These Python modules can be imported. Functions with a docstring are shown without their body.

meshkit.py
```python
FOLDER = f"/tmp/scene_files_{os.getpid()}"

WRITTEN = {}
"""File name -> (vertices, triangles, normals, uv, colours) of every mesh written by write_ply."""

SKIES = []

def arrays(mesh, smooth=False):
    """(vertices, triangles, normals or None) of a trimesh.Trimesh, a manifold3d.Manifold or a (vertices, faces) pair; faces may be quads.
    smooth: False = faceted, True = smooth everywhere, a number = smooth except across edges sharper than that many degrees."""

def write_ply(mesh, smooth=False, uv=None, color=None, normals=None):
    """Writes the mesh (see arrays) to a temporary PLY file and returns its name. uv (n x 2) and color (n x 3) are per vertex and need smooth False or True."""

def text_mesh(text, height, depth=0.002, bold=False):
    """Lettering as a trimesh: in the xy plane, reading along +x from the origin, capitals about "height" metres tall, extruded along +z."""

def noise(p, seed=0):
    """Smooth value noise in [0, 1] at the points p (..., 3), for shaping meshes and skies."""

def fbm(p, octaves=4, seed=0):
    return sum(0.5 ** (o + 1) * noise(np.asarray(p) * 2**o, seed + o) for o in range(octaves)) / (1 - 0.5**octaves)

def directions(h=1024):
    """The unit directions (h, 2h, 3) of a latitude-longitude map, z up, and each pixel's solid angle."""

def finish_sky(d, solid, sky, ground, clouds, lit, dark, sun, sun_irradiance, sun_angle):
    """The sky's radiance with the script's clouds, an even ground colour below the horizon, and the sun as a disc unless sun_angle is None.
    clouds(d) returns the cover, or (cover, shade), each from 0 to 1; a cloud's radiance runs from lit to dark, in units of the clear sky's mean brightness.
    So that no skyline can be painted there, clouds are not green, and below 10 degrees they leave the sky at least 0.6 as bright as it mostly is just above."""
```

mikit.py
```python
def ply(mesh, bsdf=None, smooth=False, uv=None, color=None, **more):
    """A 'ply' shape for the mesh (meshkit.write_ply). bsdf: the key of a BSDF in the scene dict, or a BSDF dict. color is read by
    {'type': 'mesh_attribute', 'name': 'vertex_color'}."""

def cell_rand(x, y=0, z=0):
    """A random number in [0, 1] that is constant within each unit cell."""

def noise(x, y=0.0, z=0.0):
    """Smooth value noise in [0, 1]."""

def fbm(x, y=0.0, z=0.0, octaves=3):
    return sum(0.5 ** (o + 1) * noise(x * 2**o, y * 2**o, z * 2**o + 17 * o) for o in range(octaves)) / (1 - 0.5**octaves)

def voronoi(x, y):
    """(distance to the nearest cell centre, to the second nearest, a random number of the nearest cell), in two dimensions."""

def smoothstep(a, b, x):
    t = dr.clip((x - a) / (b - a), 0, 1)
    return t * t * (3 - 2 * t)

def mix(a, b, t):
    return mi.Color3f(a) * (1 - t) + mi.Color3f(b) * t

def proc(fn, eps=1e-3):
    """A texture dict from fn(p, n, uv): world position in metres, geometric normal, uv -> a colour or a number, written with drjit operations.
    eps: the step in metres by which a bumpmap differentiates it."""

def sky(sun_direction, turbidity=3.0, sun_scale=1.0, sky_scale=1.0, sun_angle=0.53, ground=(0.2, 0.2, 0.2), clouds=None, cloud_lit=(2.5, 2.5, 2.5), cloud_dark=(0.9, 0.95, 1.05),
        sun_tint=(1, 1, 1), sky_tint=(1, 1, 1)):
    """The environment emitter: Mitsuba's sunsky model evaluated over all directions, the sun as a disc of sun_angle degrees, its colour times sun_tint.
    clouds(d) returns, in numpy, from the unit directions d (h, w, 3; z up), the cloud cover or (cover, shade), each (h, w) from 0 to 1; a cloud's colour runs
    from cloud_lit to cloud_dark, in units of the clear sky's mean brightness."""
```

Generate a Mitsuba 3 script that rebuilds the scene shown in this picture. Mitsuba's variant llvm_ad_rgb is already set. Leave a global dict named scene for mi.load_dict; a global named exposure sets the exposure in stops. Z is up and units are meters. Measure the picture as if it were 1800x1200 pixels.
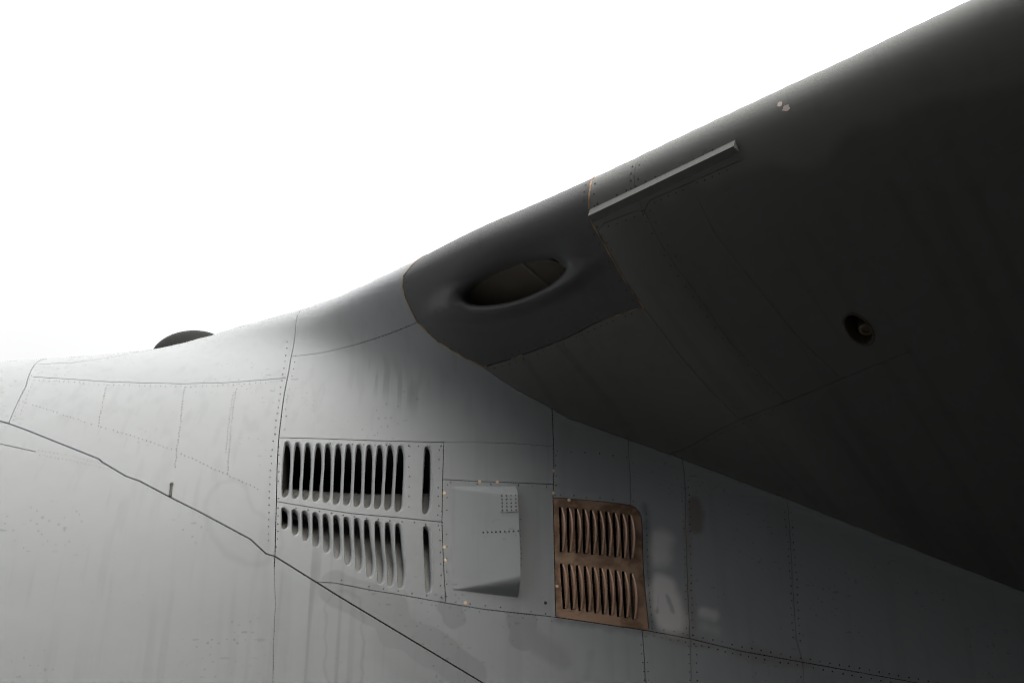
import math
import numpy as np, trimesh, shapely, manifold3d, mapbox_earcut
import drjit as dr
import mitsuba as mi
import mikit, meshkit
from mikit import noise, fbm, smoothstep, mix

T = mi.ScalarTransform4f
scene, labels = {}, {}
rng = np.random.default_rng(7)

# ------------------------------------------------------------------ camera, sky, exposure
PITCH, ROLL, FOCAL = math.radians(20.35807), math.radians(-0.20204), 1700.0 / 1800.0
CAM = np.array([0.0, 0.0, 1.7])
_F = np.array([0, math.cos(PITCH), math.sin(PITCH)])
_R0 = np.array([1.0, 0, 0]); _U0 = np.cross(_R0, _F)
_R = math.cos(ROLL) * _R0 + math.sin(ROLL) * _U0
_U = np.cross(_R, _F)
scene['camera'] = {'type': 'perspective', 'fov_axis': 'x', 'fov': math.degrees(2 * math.atan(0.5 / FOCAL)),
                   'near_clip': 0.05, 'far_clip': 2000.0,
                   'to_world': T().look_at(origin=CAM.tolist(), target=(CAM + _F).tolist(), up=_U.tolist())}


def overcast(d):
    """A closed cloud layer, brightest overhead and a third as bright at the horizon, with soft uneven thickness."""
    z = np.clip(d[..., 2], 0, 1)
    q = d * 2.2
    thick = meshkit.fbm(np.stack([q[..., 0] / (z + .35), q[..., 1] / (z + .35), z], -1), 4, 5)
    shade = 0.74 * (1 - z) + 0.22 * (thick - .5)
    return np.ones_like(z), np.clip(shade, 0, 1)


scene['sky'] = mikit.sky((0.44, -0.68, 0.58), turbidity=3, sun_scale=0.3, sun_angle=55, sun_tint=(0.83, 0.98, 1.24), clouds=overcast, ground=(0.036, 0.036, 0.036),
                         cloud_lit=(1.75, 1.75, 1.75), cloud_dark=(0.38, 0.385, 0.39))
exposure = 3.6

# ------------------------------------------------------------------ measurements (chart coordinates in thousandths, stains in metres)
D = {
 'seams': {
  'black': [1.35,[-432.5,-160.3],[-271.1,-213.6],[-213.6,-232.6],[-201.0,-236.5],[-185.2,-242.5],[-103.5,-275.9],[-101.3,-278.5],[-73.1,-295.0],[-59.2,-299.9],[-25.0,-318.0],[6.8,-334.0],[60.4,-362.8],[78.3,-378.7],[87.0,-381.1],[157.8,-425.2],[199.7,-450.4],[247.3,-479.0],[306.7,-514.8],[372.1,-556.5],[401.6,-574.3],[435.8,-595.0]],
  'frame': [1.0,[33.1,69.8],[50.2,-99.3],[53.2,-129.0],[54.6,-151.8],[58.3,-175.8],[61.0,-196.3],[65.9,-226.6],[69.0,-249.7],[79.9,-320.3],[86.1,-370.5],[87.0,-381.1],[87.9,-392.3]],
  'frame_low': [0.35,[87.9,-392.3],[93.9,-432.5],[96.9,-475.6],[106.0,-579.8],[109.5,-619.6]],
  'fair': [0.55,[54.8,-152.5],[84.9,-150.7],[124.4,-144.9],[167.2,-137.7],[207.3,-130.1]],
  'orange': [1.2,[324.5,45.8],[205.8,-75.9],[197.8,-84.1],[195.9,-95.4],[198.6,-109.4],[207.4,-129.6],[230.1,-150.1],[261.6,-168.8],[280.2,-178.2]],
  'joint': [0.5,[280.2,-178.2],[312.2,-200.4],[340.7,-215.4],[365.4,-230.2],[376.5,-233.5],[387.6,-237.6],[398.6,-241.7],[409.6,-245.6],[420.7,-249.4],[431.9,-253.3],[443.1,-256.9],[454.3,-261.7],[465.7,-265.1],[477.1,-269.7],[488.5,-274.3],[500.0,-278.7],[511.6,-282.8],[523.3,-287.2],[534.8,-292.1],[546.6,-296.3],[558.2,-301.0],[570.0,-305.5],[581.8,-309.7],[593.5,-314.4],[605.2,-319.2],[616.9,-323.9],[628.6,-328.9],[640.4,-333.1],[652.0,-338.4],[663.9,-342.3],[675.5,-347.3],[687.2,-352.3],[698.9,-356.8],[710.6,-361.2],[722.3,-366.2],[733.9,-370.9],[745.6,-375.4],[757.3,-379.8],[768.9,-384.8],[780.6,-388.9],[792.2,-393.9],[803.9,-398.1],[815.5,-403.0],[827.1,-407.7],[838.8,-411.9],[850.4,-416.3],[862.1,-420.7],[873.6,-425.4],[966.2,-462.7]],
  'pan_bot': [0.8,[280.2,-178.2],[314.5,-172.1],[350.1,-164.8],[388.0,-157.6],[429.1,-148.5],[481.6,-141.9],[492.6,-141.9]],
  'pan_right': [1.2,[418.8,146.9],[457.2,-18.7],[460.1,-31.2],[458.8,-50.1],[459.3,-64.6],[465.5,-77.7],[474.4,-99.6],[482.0,-121.0],[487.6,-131.7],[492.6,-141.9]],
  'chord1': [0.35,[492.6,-141.9],[516.4,-184.3],[536.6,-213.9],[560.5,-241.7]],
  'le_seam': [0.55,[549.0,166.1],[525.9,-2.3],[524.1,-15.4],[522.9,-38.0],[522.5,-47.7],[531.0,-64.3],[538.9,-89.2],[550.1,-112.4],[561.9,-132.4],[581.6,-175.9],[599.3,-199.5],[626.2,-232.4]],
  'cross': [0.35,[464.6,-264.3],[512.3,-252.0],[560.5,-241.7],[626.2,-232.4],[704.1,-219.3],[799.9,-204.0]],
  'under_strip': [0.45,[463.3,-73.3],[474.5,-66.7],[520.6,-59.6],[529.9,-61.1],[539.5,-52.2],[553.9,-49.6],[617.8,-38.1],[669.7,-29.0]],
  'chord3': [0.35,[601.0,-55.0],[611.1,-89.5],[638.4,-132.7],[667.3,-180.3],[704.1,-219.3]],
  'left_frame': [0.6,[-252.3,6.5],[-210.6,-158.3],[-202.5,-190.3],[-204.0,-235.9]],
  'left_hor': [0.55,[-201.3,-176.8],[-115.9,-183.6],[-45.9,-185.6],[-0.5,-184.0],[57.3,-178.5]],
  'left_top': [0.4,[-208.2,-158.4],[-171.5,-156.4],[-137.0,-147.7],[-112.3,-135.2]],
  'left_slit': [0.8,[-260.8,-246.5],[-206.4,-259.4],[-168.6,-268.2]],
  'lv_top': [0.65,[68.8,-249.0],[119.9,-249.7],[189.3,-252.0],[236.9,-253.9]],
  'lv_top2': [0.3,[236.9,-253.9],[302.2,-255.3],[349.1,-258.5]],
  'lv_right': [0.7,[236.8,-252.6],[240.7,-293.0],[246.5,-341.7],[254.6,-392.5],[261.0,-429.5]],
  'lv_mid': [0.8,[80.6,-320.9],[111.1,-326.1],[157.1,-333.0],[202.5,-336.6],[247.0,-341.0]],
  'door_top': [0.7,[240.9,-294.3],[282.7,-296.7],[314.2,-297.7],[352.4,-298.9]],
  'door_right': [0.7,[349.0,-220.5],[348.8,-244.4],[353.3,-313.6],[363.4,-390.6],[370.1,-442.3]],
  'lower': [0.8,[131.2,-408.3],[150.3,-409.2],[184.7,-416.1],[213.1,-420.5],[260.9,-428.9],[298.4,-435.0],[370.1,-442.3],[417.1,-448.9],[462.9,-455.4],[505.0,-463.2],[553.6,-475.2],[610.4,-485.2],[667.2,-495.2],[723.9,-505.1],[837.3,-528.0],[950.1,-548.2]],
  'gr_top': [0.8,[353.2,-313.0],[396.6,-315.7],[422.3,-318.5],[429.1,-319.6],[434.5,-322.3],[438.3,-326.2],[441.3,-332.1],[443.5,-342.7],[450.3,-389.1],[462.9,-455.4]],
  'v1': [0.4,[422.7,-246.9],[422.9,-266.3],[429.2,-319.9]],
  'v2': [0.45,[476.1,-267.8],[484.2,-326.4],[503.8,-462.6],[517.7,-572.0],[522.7,-611.7]],
  'v3': [0.45,[583.3,-312.8],[592.1,-361.8],[607.4,-460.1],[616.6,-485.7],[629.9,-569.8],[636.1,-609.3]],
  'v4': [0.7,[456.1,-454.3],[461.7,-487.4],[473.3,-572.9],[478.7,-612.5]]},
 'rows': [["f",8.23529411764706,3.2,[45.7,-134.8],[52.9,-175.7],[60.4,-216.6],[64.6,-253.0]],["f",8.23529411764706,3.2,[59.7,-152.1],[65.1,-196.3],[72.4,-239.8]],["f",7.647058823529412,2.6,[65.0,-262.8],[72.1,-314.0],[78.6,-364.4]],["f",5.294117647058823,2.2,[-197.8,-181.4],[-114.4,-187.3],[-44.6,-189.2],[0.7,-187.5],[53.7,-181.9]],["f",4.705882352941177,2.0,[-203.3,-175.2],[-200.3,-231.1]],["f",4.705882352941177,2.0,[-197.8,-176.8],[-195.5,-224.2]],["f",3.5294117647058822,2.2,[-121.3,-187.3],[-116.9,-212.7],[-113.3,-237.1]],["f",3.5294117647058822,2.4,[-41.5,-189.9],[-33.0,-230.9],[-26.9,-283.4]],["f",3.5294117647058822,2.4,[11.0,-192.4],[21.0,-250.2],[26.4,-290.4]],["f",3.5294117647058822,2.0,[9.5,-196.6],[21.2,-269.8]],["f",4.11764705882353,2.0,[-198.2,-209.0],[-172.6,-217.2],[-146.9,-226.6],[-121.7,-235.2]],["f",4.705882352941177,2.2,[-110.6,-238.4],[-72.5,-250.0],[-35.5,-263.4]],["f",4.705882352941177,2.2,[-24.3,-268.4],[26.6,-291.7],[63.4,-309.1]],["f",4.11764705882353,2.4,[-166.0,-266.9],[-135.5,-271.8],[-99.5,-281.7]],["f",4.11764705882353,2.4,[-163.7,-272.1],[-134.4,-277.0],[-92.8,-286.8]],["f",11.764705882352942,2.6,[75.6,-254.2],[155.3,-255.9],[234.5,-258.2]],["f",9.411764705882353,2.6,[71.6,-259.4],[81.1,-317.1]],["f",9.411764705882353,2.6,[82.9,-328.4],[87.8,-370.5]],["f",11.764705882352942,2.6,[88.6,-325.8],[157.5,-336.1],[243.0,-344.8]],["f",10.588235294117647,2.6,[201.9,-257.8],[210.9,-324.6]],["f",10.588235294117647,2.6,[233.1,-261.9],[241.5,-333.6]],["f",11.764705882352942,2.6,[245.3,-349.2],[255.9,-423.4]],["f",15.294117647058824,2.6,[155.5,-406.0],[184.2,-412.4],[212.7,-416.8],[255.3,-423.5]],["f",15.294117647058824,2.4,[236.5,-430.0],[298.8,-438.7],[366.7,-446.7]],["f",6.470588235294118,2.4,[323.4,-337.0],[330.5,-386.3]],["f",12.941176470588236,2.8,[246.3,-300.5],[260.8,-422.1]],["f",14.117647058823529,2.8,[249.4,-298.0],[345.4,-301.5]],["f",15.294117647058824,2.8,[269.7,-427.5],[360.2,-438.8]],["f",11.764705882352942,2.8,[352.3,-268.0],[355.2,-310.5]],["f",12.941176470588236,2.6,[353.7,-263.2],[397.9,-265.1],[448.2,-272.9]],["f",12.941176470588236,2.6,[426.8,-260.4],[431.4,-314.9]],["f",12.941176470588236,2.6,[360.1,-309.8],[424.2,-315.0]],["f",7.647058823529412,3.4,[444.9,-320.8],[454.8,-389.0],[466.0,-452.9]],["f",10.588235294117647,3.0,[440.2,-336.5],[448.7,-389.1],[459.1,-450.5]],["f",7.647058823529412,2.8,[473.9,-283.3],[487.0,-357.4],[500.1,-459.0]],["f",8.23529411764706,2.8,[481.3,-283.2],[493.1,-357.3],[506.3,-458.9]],["f",8.23529411764706,2.8,[582.1,-324.7],[593.7,-386.5],[604.6,-460.1]],["f",8.23529411764706,2.8,[587.8,-324.7],[601.0,-392.5],[611.6,-463.1]],["f",8.23529411764706,3.0,[468.5,-460.8],[505.5,-468.1],[554.1,-479.5],[610.9,-489.5]],["f",10.0,3.0,[467.7,-452.8],[504.6,-458.9],[553.2,-470.3],[610.0,-480.9],[666.8,-490.9],[723.5,-500.9],[780.3,-512.6]],["f",10.0,3.0,[627.9,-492.2],[667.6,-500.1],[724.3,-509.4]],["f",9.411764705882353,2.8,[454.7,-461.7],[464.7,-511.9],[469.3,-536.3]],["f",9.411764705882353,2.8,[503.0,-471.2],[511.6,-535.5]],["f",9.411764705882353,2.8,[510.3,-471.1],[518.8,-535.4]],["f",9.411764705882353,2.8,[460.8,-461.6],[472.1,-536.2]],["f",9.411764705882353,2.8,[614.4,-491.9],[622.8,-533.4]],["w",9.411764705882353,2.8,[451.9,-25.1],[452.7,-49.3]],["w",10.0,2.8,[466.2,-25.8],[465.9,-49.3]],["w",8.823529411764707,2.8,[454.7,-67.2],[464.6,-89.7],[474.0,-117.9],[482.0,-134.2]],["w",9.411764705882353,2.6,[464.6,-69.3],[475.3,-90.7]],["w",8.823529411764707,2.8,[293.1,-179.4],[334.4,-171.6],[386.4,-160.9],[435.1,-150.9],[474.8,-145.2]],["w",10.0,2.6,[315.6,-167.9],[359.1,-159.4],[430.6,-145.7]],["w",8.823529411764707,2.6,[529.4,-16.3],[528.1,-39.2]],["w",8.823529411764707,2.6,[519.2,-15.8],[517.3,-39.0]],["w",14.117647058823529,2.6,[470.1,-47.6],[550.3,-32.0],[646.4,-12.9]],["w",8.823529411764707,2.6,[202.4,-81.8],[200.5,-96.0],[203.8,-109.9]],["w",9.411764705882353,2.6,[216.1,-130.4],[234.4,-146.6],[262.2,-165.6]],["w",10.588235294117647,2.6,[526.1,-61.2],[533.8,-87.3],[544.5,-111.9],[575.8,-174.5],[620.6,-231.9]],["w",10.588235294117647,2.6,[538.0,-61.4],[545.6,-87.4],[557.1,-113.0]],["w",10.588235294117647,2.6,[470.5,-264.9],[512.2,-254.9],[558.4,-245.4],[626.0,-235.2]],["w",10.588235294117647,2.6,[479.5,-69.8],[526.7,-63.8]],["w",10.588235294117647,2.6,[544.7,-54.8],[616.8,-41.6],[656.9,-33.9]]],
 'slots_up': [[[75.7,-254.4],[77.7,-253.5],[80.3,-256.5],[82.9,-263.6],[86.4,-281.9],[88.3,-298.9],[89.6,-309.5],[88.5,-314.2],[85.7,-315.9],[83.9,-313.9],[79.6,-285.2]],[[86.2,-255.1],[88.3,-254.2],[90.8,-257.2],[93.4,-264.4],[96.9,-282.6],[98.7,-300.3],[99.9,-310.9],[98.8,-315.5],[96.1,-317.3],[94.2,-315.2],[90.0,-286.2]],[[96.5,-255.7],[98.5,-254.8],[101.1,-257.8],[103.6,-264.9],[107.1,-283.1],[109.1,-301.6],[110.2,-312.2],[109.1,-316.9],[106.4,-318.6],[104.6,-316.5],[100.3,-287.1]],[[107.1,-256.0],[109.2,-255.1],[111.7,-258.1],[114.2,-265.2],[117.7,-283.4],[119.4,-303.2],[120.6,-313.7],[119.5,-318.4],[116.8,-320.1],[114.9,-318.0],[110.8,-288.1]],[[116.6,-256.3],[118.7,-255.4],[121.2,-258.4],[123.7,-265.5],[127.1,-283.7],[130.0,-304.5],[131.1,-315.0],[130.0,-319.7],[127.3,-321.4],[125.4,-319.4],[120.8,-288.9]],[[127.0,-256.6],[129.1,-255.7],[131.6,-258.7],[134.1,-265.8],[137.5,-283.9],[140.2,-306.0],[141.3,-316.6],[140.2,-321.2],[137.4,-323.0],[135.6,-320.9],[131.1,-289.8]],[[137.2,-256.7],[139.3,-255.8],[141.8,-258.8],[144.3,-265.9],[147.7,-284.0],[150.6,-306.9],[151.7,-317.5],[150.6,-322.1],[147.9,-323.9],[146.0,-321.8],[141.4,-290.3]],[[147.5,-256.8],[149.6,-255.9],[152.1,-258.9],[154.5,-266.0],[157.8,-284.1],[161.1,-308.2],[162.2,-318.8],[161.1,-323.4],[158.4,-325.2],[156.5,-323.1],[151.8,-291.0]],[[158.0,-257.2],[160.1,-256.3],[162.6,-259.3],[165.0,-266.3],[168.2,-284.4],[171.7,-309.6],[172.7,-320.1],[171.6,-324.7],[168.8,-326.5],[167.0,-324.4],[162.3,-291.8]],[[168.6,-257.5],[170.8,-256.7],[173.2,-259.7],[175.6,-266.7],[178.7,-284.7],[181.7,-310.5],[182.8,-321.0],[181.6,-325.6],[178.9,-327.4],[177.1,-325.3],[172.5,-292.4]],[[179.2,-257.7],[181.4,-256.9],[183.8,-259.9],[186.1,-266.8],[189.1,-284.8],[192.0,-311.6],[193.1,-322.1],[191.9,-326.7],[189.2,-328.5],[187.4,-326.4],[182.9,-293.0]],[[189.7,-258.2],[191.9,-257.3],[194.3,-260.3],[196.6,-267.3],[199.5,-285.2],[202.6,-313.1],[203.6,-323.6],[202.4,-328.3],[199.7,-330.0],[197.9,-327.9],[193.3,-294.0]],[[217.6,-260.0],[219.1,-258.4],[221.8,-260.9],[224.3,-268.0],[228.1,-295.1],[230.7,-318.1],[230.7,-328.5],[228.2,-332.5],[225.9,-331.1],[223.9,-318.1],[220.7,-288.9]]],
 'slots_lo': [[[86.0,-329.0],[87.3,-327.9],[89.9,-330.2],[91.7,-332.3],[93.2,-337.3],[93.9,-343.1],[94.2,-347.7],[93.0,-349.7],[90.9,-351.2],[89.4,-349.5],[88.4,-345.5],[87.4,-337.4]],[[96.5,-330.8],[97.8,-329.7],[100.4,-332.0],[102.4,-334.9],[104.0,-341.0],[105.0,-347.9],[105.5,-353.5],[104.3,-356.2],[102.3,-357.7],[100.8,-356.1],[99.7,-350.8],[98.2,-341.1]],[[106.8,-332.3],[108.2,-331.2],[110.8,-333.5],[112.8,-337.2],[114.6,-344.3],[116.0,-352.4],[116.5,-358.9],[115.5,-362.3],[113.4,-363.8],[111.9,-362.1],[110.6,-355.7],[108.8,-344.4]],[[117.4,-333.8],[118.7,-332.7],[121.3,-335.0],[123.5,-339.6],[125.4,-347.8],[126.9,-357.2],[127.5,-364.6],[126.6,-368.8],[124.6,-370.3],[123.0,-368.6],[121.6,-361.0],[119.6,-347.9]],[[127.9,-335.3],[129.2,-334.2],[131.8,-336.5],[134.1,-341.9],[136.1,-351.1],[138.1,-361.5],[138.9,-369.8],[138.0,-374.6],[136.0,-376.1],[134.5,-374.5],[132.9,-365.8],[130.4,-351.2]],[[138.5,-336.6],[139.9,-335.5],[142.5,-337.8],[144.9,-344.2],[147.1,-354.5],[149.0,-366.2],[149.9,-375.5],[149.1,-381.1],[147.1,-382.6],[145.5,-380.9],[143.9,-370.9],[141.3,-354.6]],[[148.9,-338.1],[150.2,-337.1],[152.8,-339.3],[155.3,-346.6],[157.6,-358.0],[160.3,-370.9],[161.3,-381.2],[160.6,-387.5],[158.5,-389.0],[157.0,-387.4],[155.2,-376.2],[151.9,-358.1]],[[159.3,-339.4],[160.7,-338.4],[163.2,-340.6],[165.9,-348.9],[168.4,-361.5],[171.6,-375.8],[172.6,-387.2],[172.0,-394.4],[170.0,-395.9],[168.5,-394.2],[166.5,-381.6],[162.6,-361.6]],[[169.5,-340.9],[170.8,-339.9],[173.4,-342.1],[176.1,-351.3],[178.7,-365.0],[183.0,-380.5],[184.2,-392.9],[183.6,-400.8],[181.6,-402.3],[180.1,-400.6],[178.0,-386.8],[173.0,-365.1]],[[180.3,-342.2],[181.6,-341.2],[184.2,-343.4],[187.1,-353.6],[189.8,-368.5],[194.2,-385.4],[195.5,-398.9],[195.0,-407.6],[193.0,-409.1],[191.5,-407.5],[189.3,-392.3],[184.1,-368.6]],[[190.6,-343.5],[191.9,-342.5],[194.5,-344.7],[197.4,-355.1],[200.2,-370.4],[204.4,-387.6],[205.7,-401.4],[205.2,-410.3],[203.2,-411.8],[201.7,-410.2],[199.5,-394.6],[194.4,-370.5]],[[200.8,-344.6],[202.2,-343.5],[204.7,-345.8],[207.6,-356.3],[210.4,-371.7],[214.6,-389.1],[215.9,-403.0],[215.5,-412.0],[213.4,-413.5],[211.9,-411.9],[209.7,-396.2],[204.6,-371.8]],[[228.7,-347.3],[230.0,-346.2],[232.8,-348.9],[234.9,-354.5],[237.9,-372.1],[241.2,-392.8],[243.4,-410.3],[243.0,-416.7],[241.3,-418.3],[240.0,-416.5],[236.3,-392.8],[232.0,-368.1]]],
 'grille_up': [[[360.0,-322.9],[366.0,-372.1]],[[367.4,-323.2],[373.5,-372.5]],[[375.3,-323.9],[381.7,-373.1]],[[382.8,-324.4],[389.1,-373.5]],[[390.2,-325.3],[396.9,-374.4]],[[397.7,-325.8],[404.9,-375.0]],[[405.3,-326.6],[412.4,-375.9]],[[412.6,-327.5],[420.0,-376.7]],[[420.2,-328.5],[427.6,-377.7]],[[428.2,-329.8],[435.0,-378.7]]],
 'grille_lo': [[[367.8,-384.0],[375.8,-433.5]],[[375.6,-384.5],[383.6,-434.4]],[[383.4,-385.4],[391.3,-435.4]],[[391.2,-386.2],[399.1,-436.6]],[[399.1,-387.2],[407.1,-437.8]],[[406.7,-388.0],[414.6,-438.6]],[[414.3,-388.9],[422.0,-439.8]],[[421.9,-390.1],[429.8,-441.0]],[[429.5,-391.3],[437.0,-442.2]],[[437.2,-393.2],[444.8,-443.8]]],
 'inlet': [[279.3,-122.7],[288.0,-125.1],[315.9,-124.5],[346.2,-120.1],[375.5,-112.4],[401.3,-102.3],[413.0,-93.8],[413.8,-87.8],[408.0,-85.2],[388.8,-84.3],[359.1,-87.4],[327.6,-93.5],[300.7,-101.6],[283.9,-109.2],[277.6,-116.9]],
 'scoop': [[250.5,-301.7],[315.2,-302.0],[331.1,-422.1],[265.5,-414.6]],
 'strip': [[455.2,-56.7],[663.7,-16.1]],
 'drain': [[732.6,-171.5],[739.5,-168.2],[748.0,-168.5],[758.1,-174.1],[762.9,-182.7],[760.9,-190.1],[754.3,-194.4],[743.6,-193.9],[733.8,-187.9],[730.2,-178.5]],
 'screws': [[278.7,-296.7],[296.6,-297.3],[244.6,-309.2],[252.2,-368.4],[255.0,-382.6],[279.9,-428.6],[351.2,-284.3],[353.3,-308.1],[369.0,-315.7],[367.7,-409.1],[358.4,-427.1]],
 'chips': [[726.7,17.6],[736.5,12.0]],
 'pin': [[-26.5,-303.3],[-25.3,-316.7]],
 'pts': {"lv_up":[208.4,-330.9],"lv_lo":[130.6,-385.3],"door":[337.1,-329.4],"grille":[362.7,-359.7],"intake":[395.5,-142.7]},
 'lim': [-348,1173],
 'edge': [[1133.0,116.0],[1030.0,-168.0],[927.0,-349.0],[889.0,-552.0],[339.0,-563.0],[-211.0,-573.0],[-308.0,-131.0]],
 'top': [[-344.0,-156.0],[-328.0,-156.0],[-312.0,-153.0],[-296.0,-153.0],[-280.0,-150.0],[-264.0,-150.0],[-248.0,-147.0],[-232.0,-147.0],[-216.0,-144.0],[-200.0,-144.0],[-184.0,-141.0],[-168.0,-141.0],[-152.0,-138.0],[-136.0,-135.0],[-120.0,-129.0],[-104.0,-123.0],[-88.0,-120.0],[-72.0,-114.0],[-56.0,-111.0],[-40.0,-108.0],[-24.0,-105.0],[-8.0,-102.0],[8.0,-99.0],[24.0,-96.0],[40.0,-93.0],[56.0,-90.0],[72.0,-87.0],[88.0,-84.0],[104.0,-81.0],[120.0,-78.0],[136.0,-75.0],[152.0,-72.0],[168.0,-69.0],[184.0,-66.0],[200.0,-63.0],[216.0,-57.0],[232.0,-54.0],[248.0,-51.0],[264.0,-48.0],[280.0,-45.0],[296.0,-42.0],[312.0,-39.0],[328.0,-36.0],[344.0,-30.0],[360.0,-27.0],[376.0,-24.0],[392.0,-21.0],[408.0,-18.0],[424.0,-15.0],[440.0,-12.0],[456.0,-9.0],[472.0,-3.0],[488.0,0.0],[504.0,3.0],[520.0,6.0],[536.0,9.0],[552.0,12.0],[568.0,15.0],[584.0,21.0],[600.0,24.0],[616.0,27.0],[632.0,30.0],[648.0,33.0],[664.0,36.0],[680.0,39.0],[696.0,42.0],[712.0,48.0],[728.0,51.0],[744.0,54.0],[760.0,57.0],[776.0,60.0],[792.0,63.0],[808.0,66.0],[824.0,72.0],[840.0,75.0],[856.0,78.0],[872.0,81.0],[888.0,84.0],[904.0,87.0],[920.0,90.0],[936.0,96.0],[952.0,99.0],[968.0,102.0],[984.0,105.0],[1000.0,108.0],[1016.0,111.0],[1032.0,114.0],[1048.0,120.0],[1064.0,123.0],[1080.0,126.0],[1096.0,129.0],[1112.0,132.0],[1128.0,135.0],[1144.0,138.0],[1160.0,144.0]],
 'stain': {
  'patch': [[-0.545,3.055,2.022],[-0.441,3.067,1.99],[-0.37,3.076,1.957],[-0.351,3.077,1.906],[-0.246,3.091,1.849],[-0.142,3.106,1.775]],
  'lobe': [[-0.197,3.1,1.98],[-0.183,3.101,1.943]],
  'patch2': [[0.024,3.13,1.943],[0.032,3.131,1.892]],
  'patch2b': [[0.032,3.131,1.897],[0.102,3.14,1.85],[0.155,3.148,1.816]],
  'patch3': [[0.245,3.16,1.842],[0.228,3.158,1.766]],
  'under': [[-0.333,3.08,1.881],[-0.279,3.087,1.783],[-0.259,3.09,1.686]],
  'scuff1': [[0.489,3.202,2.19],[0.48,3.198,2.143]],
  'scuff2': [[0.482,3.195,2.034],[0.501,3.196,1.946]],
  'cut1': [[0.468,3.193,2.016],[0.459,3.191,1.963]],
  'cut2': [[0.494,3.196,2.017],[0.513,3.198,1.964]],
  'scuff3': [[0.614,3.212,1.965],[0.645,3.216,1.953]],
  'scuff4': [[0.614,3.212,1.917],[0.647,3.217,1.91]],
  'rust': [[0.601,3.228,2.316],[0.609,3.222,2.239]],
  'rust2': [[0.576,3.217,2.229],[0.562,3.205,1.92]],
  'rust3': [[0.447,3.189,1.899],[0.565,3.205,1.875],[0.72,3.227,1.841],[0.942,3.258,1.804]],
  'oval': [[-0.518,3.056,1.964],[-0.504,3.055,1.783]],
  'loop': [[-0.902,3.044,2.295],[-0.874,3.034,2.221],[-0.789,3.035,2.16]],
  'drip': [[-0.626,3.047,2.065],[-0.603,3.041,1.751]],
  'drop': [[-0.477,3.204,2.774],[-0.351,3.164,2.688]],
  'soot_shade': [[0.441,3.206,2.303],[0.435,3.19,2.097],[0.44,3.188,1.909]],
  'soot_shade2': [[0.134,3.145,1.938],[0.283,3.166,1.919],[0.428,3.186,1.899]],
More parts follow.
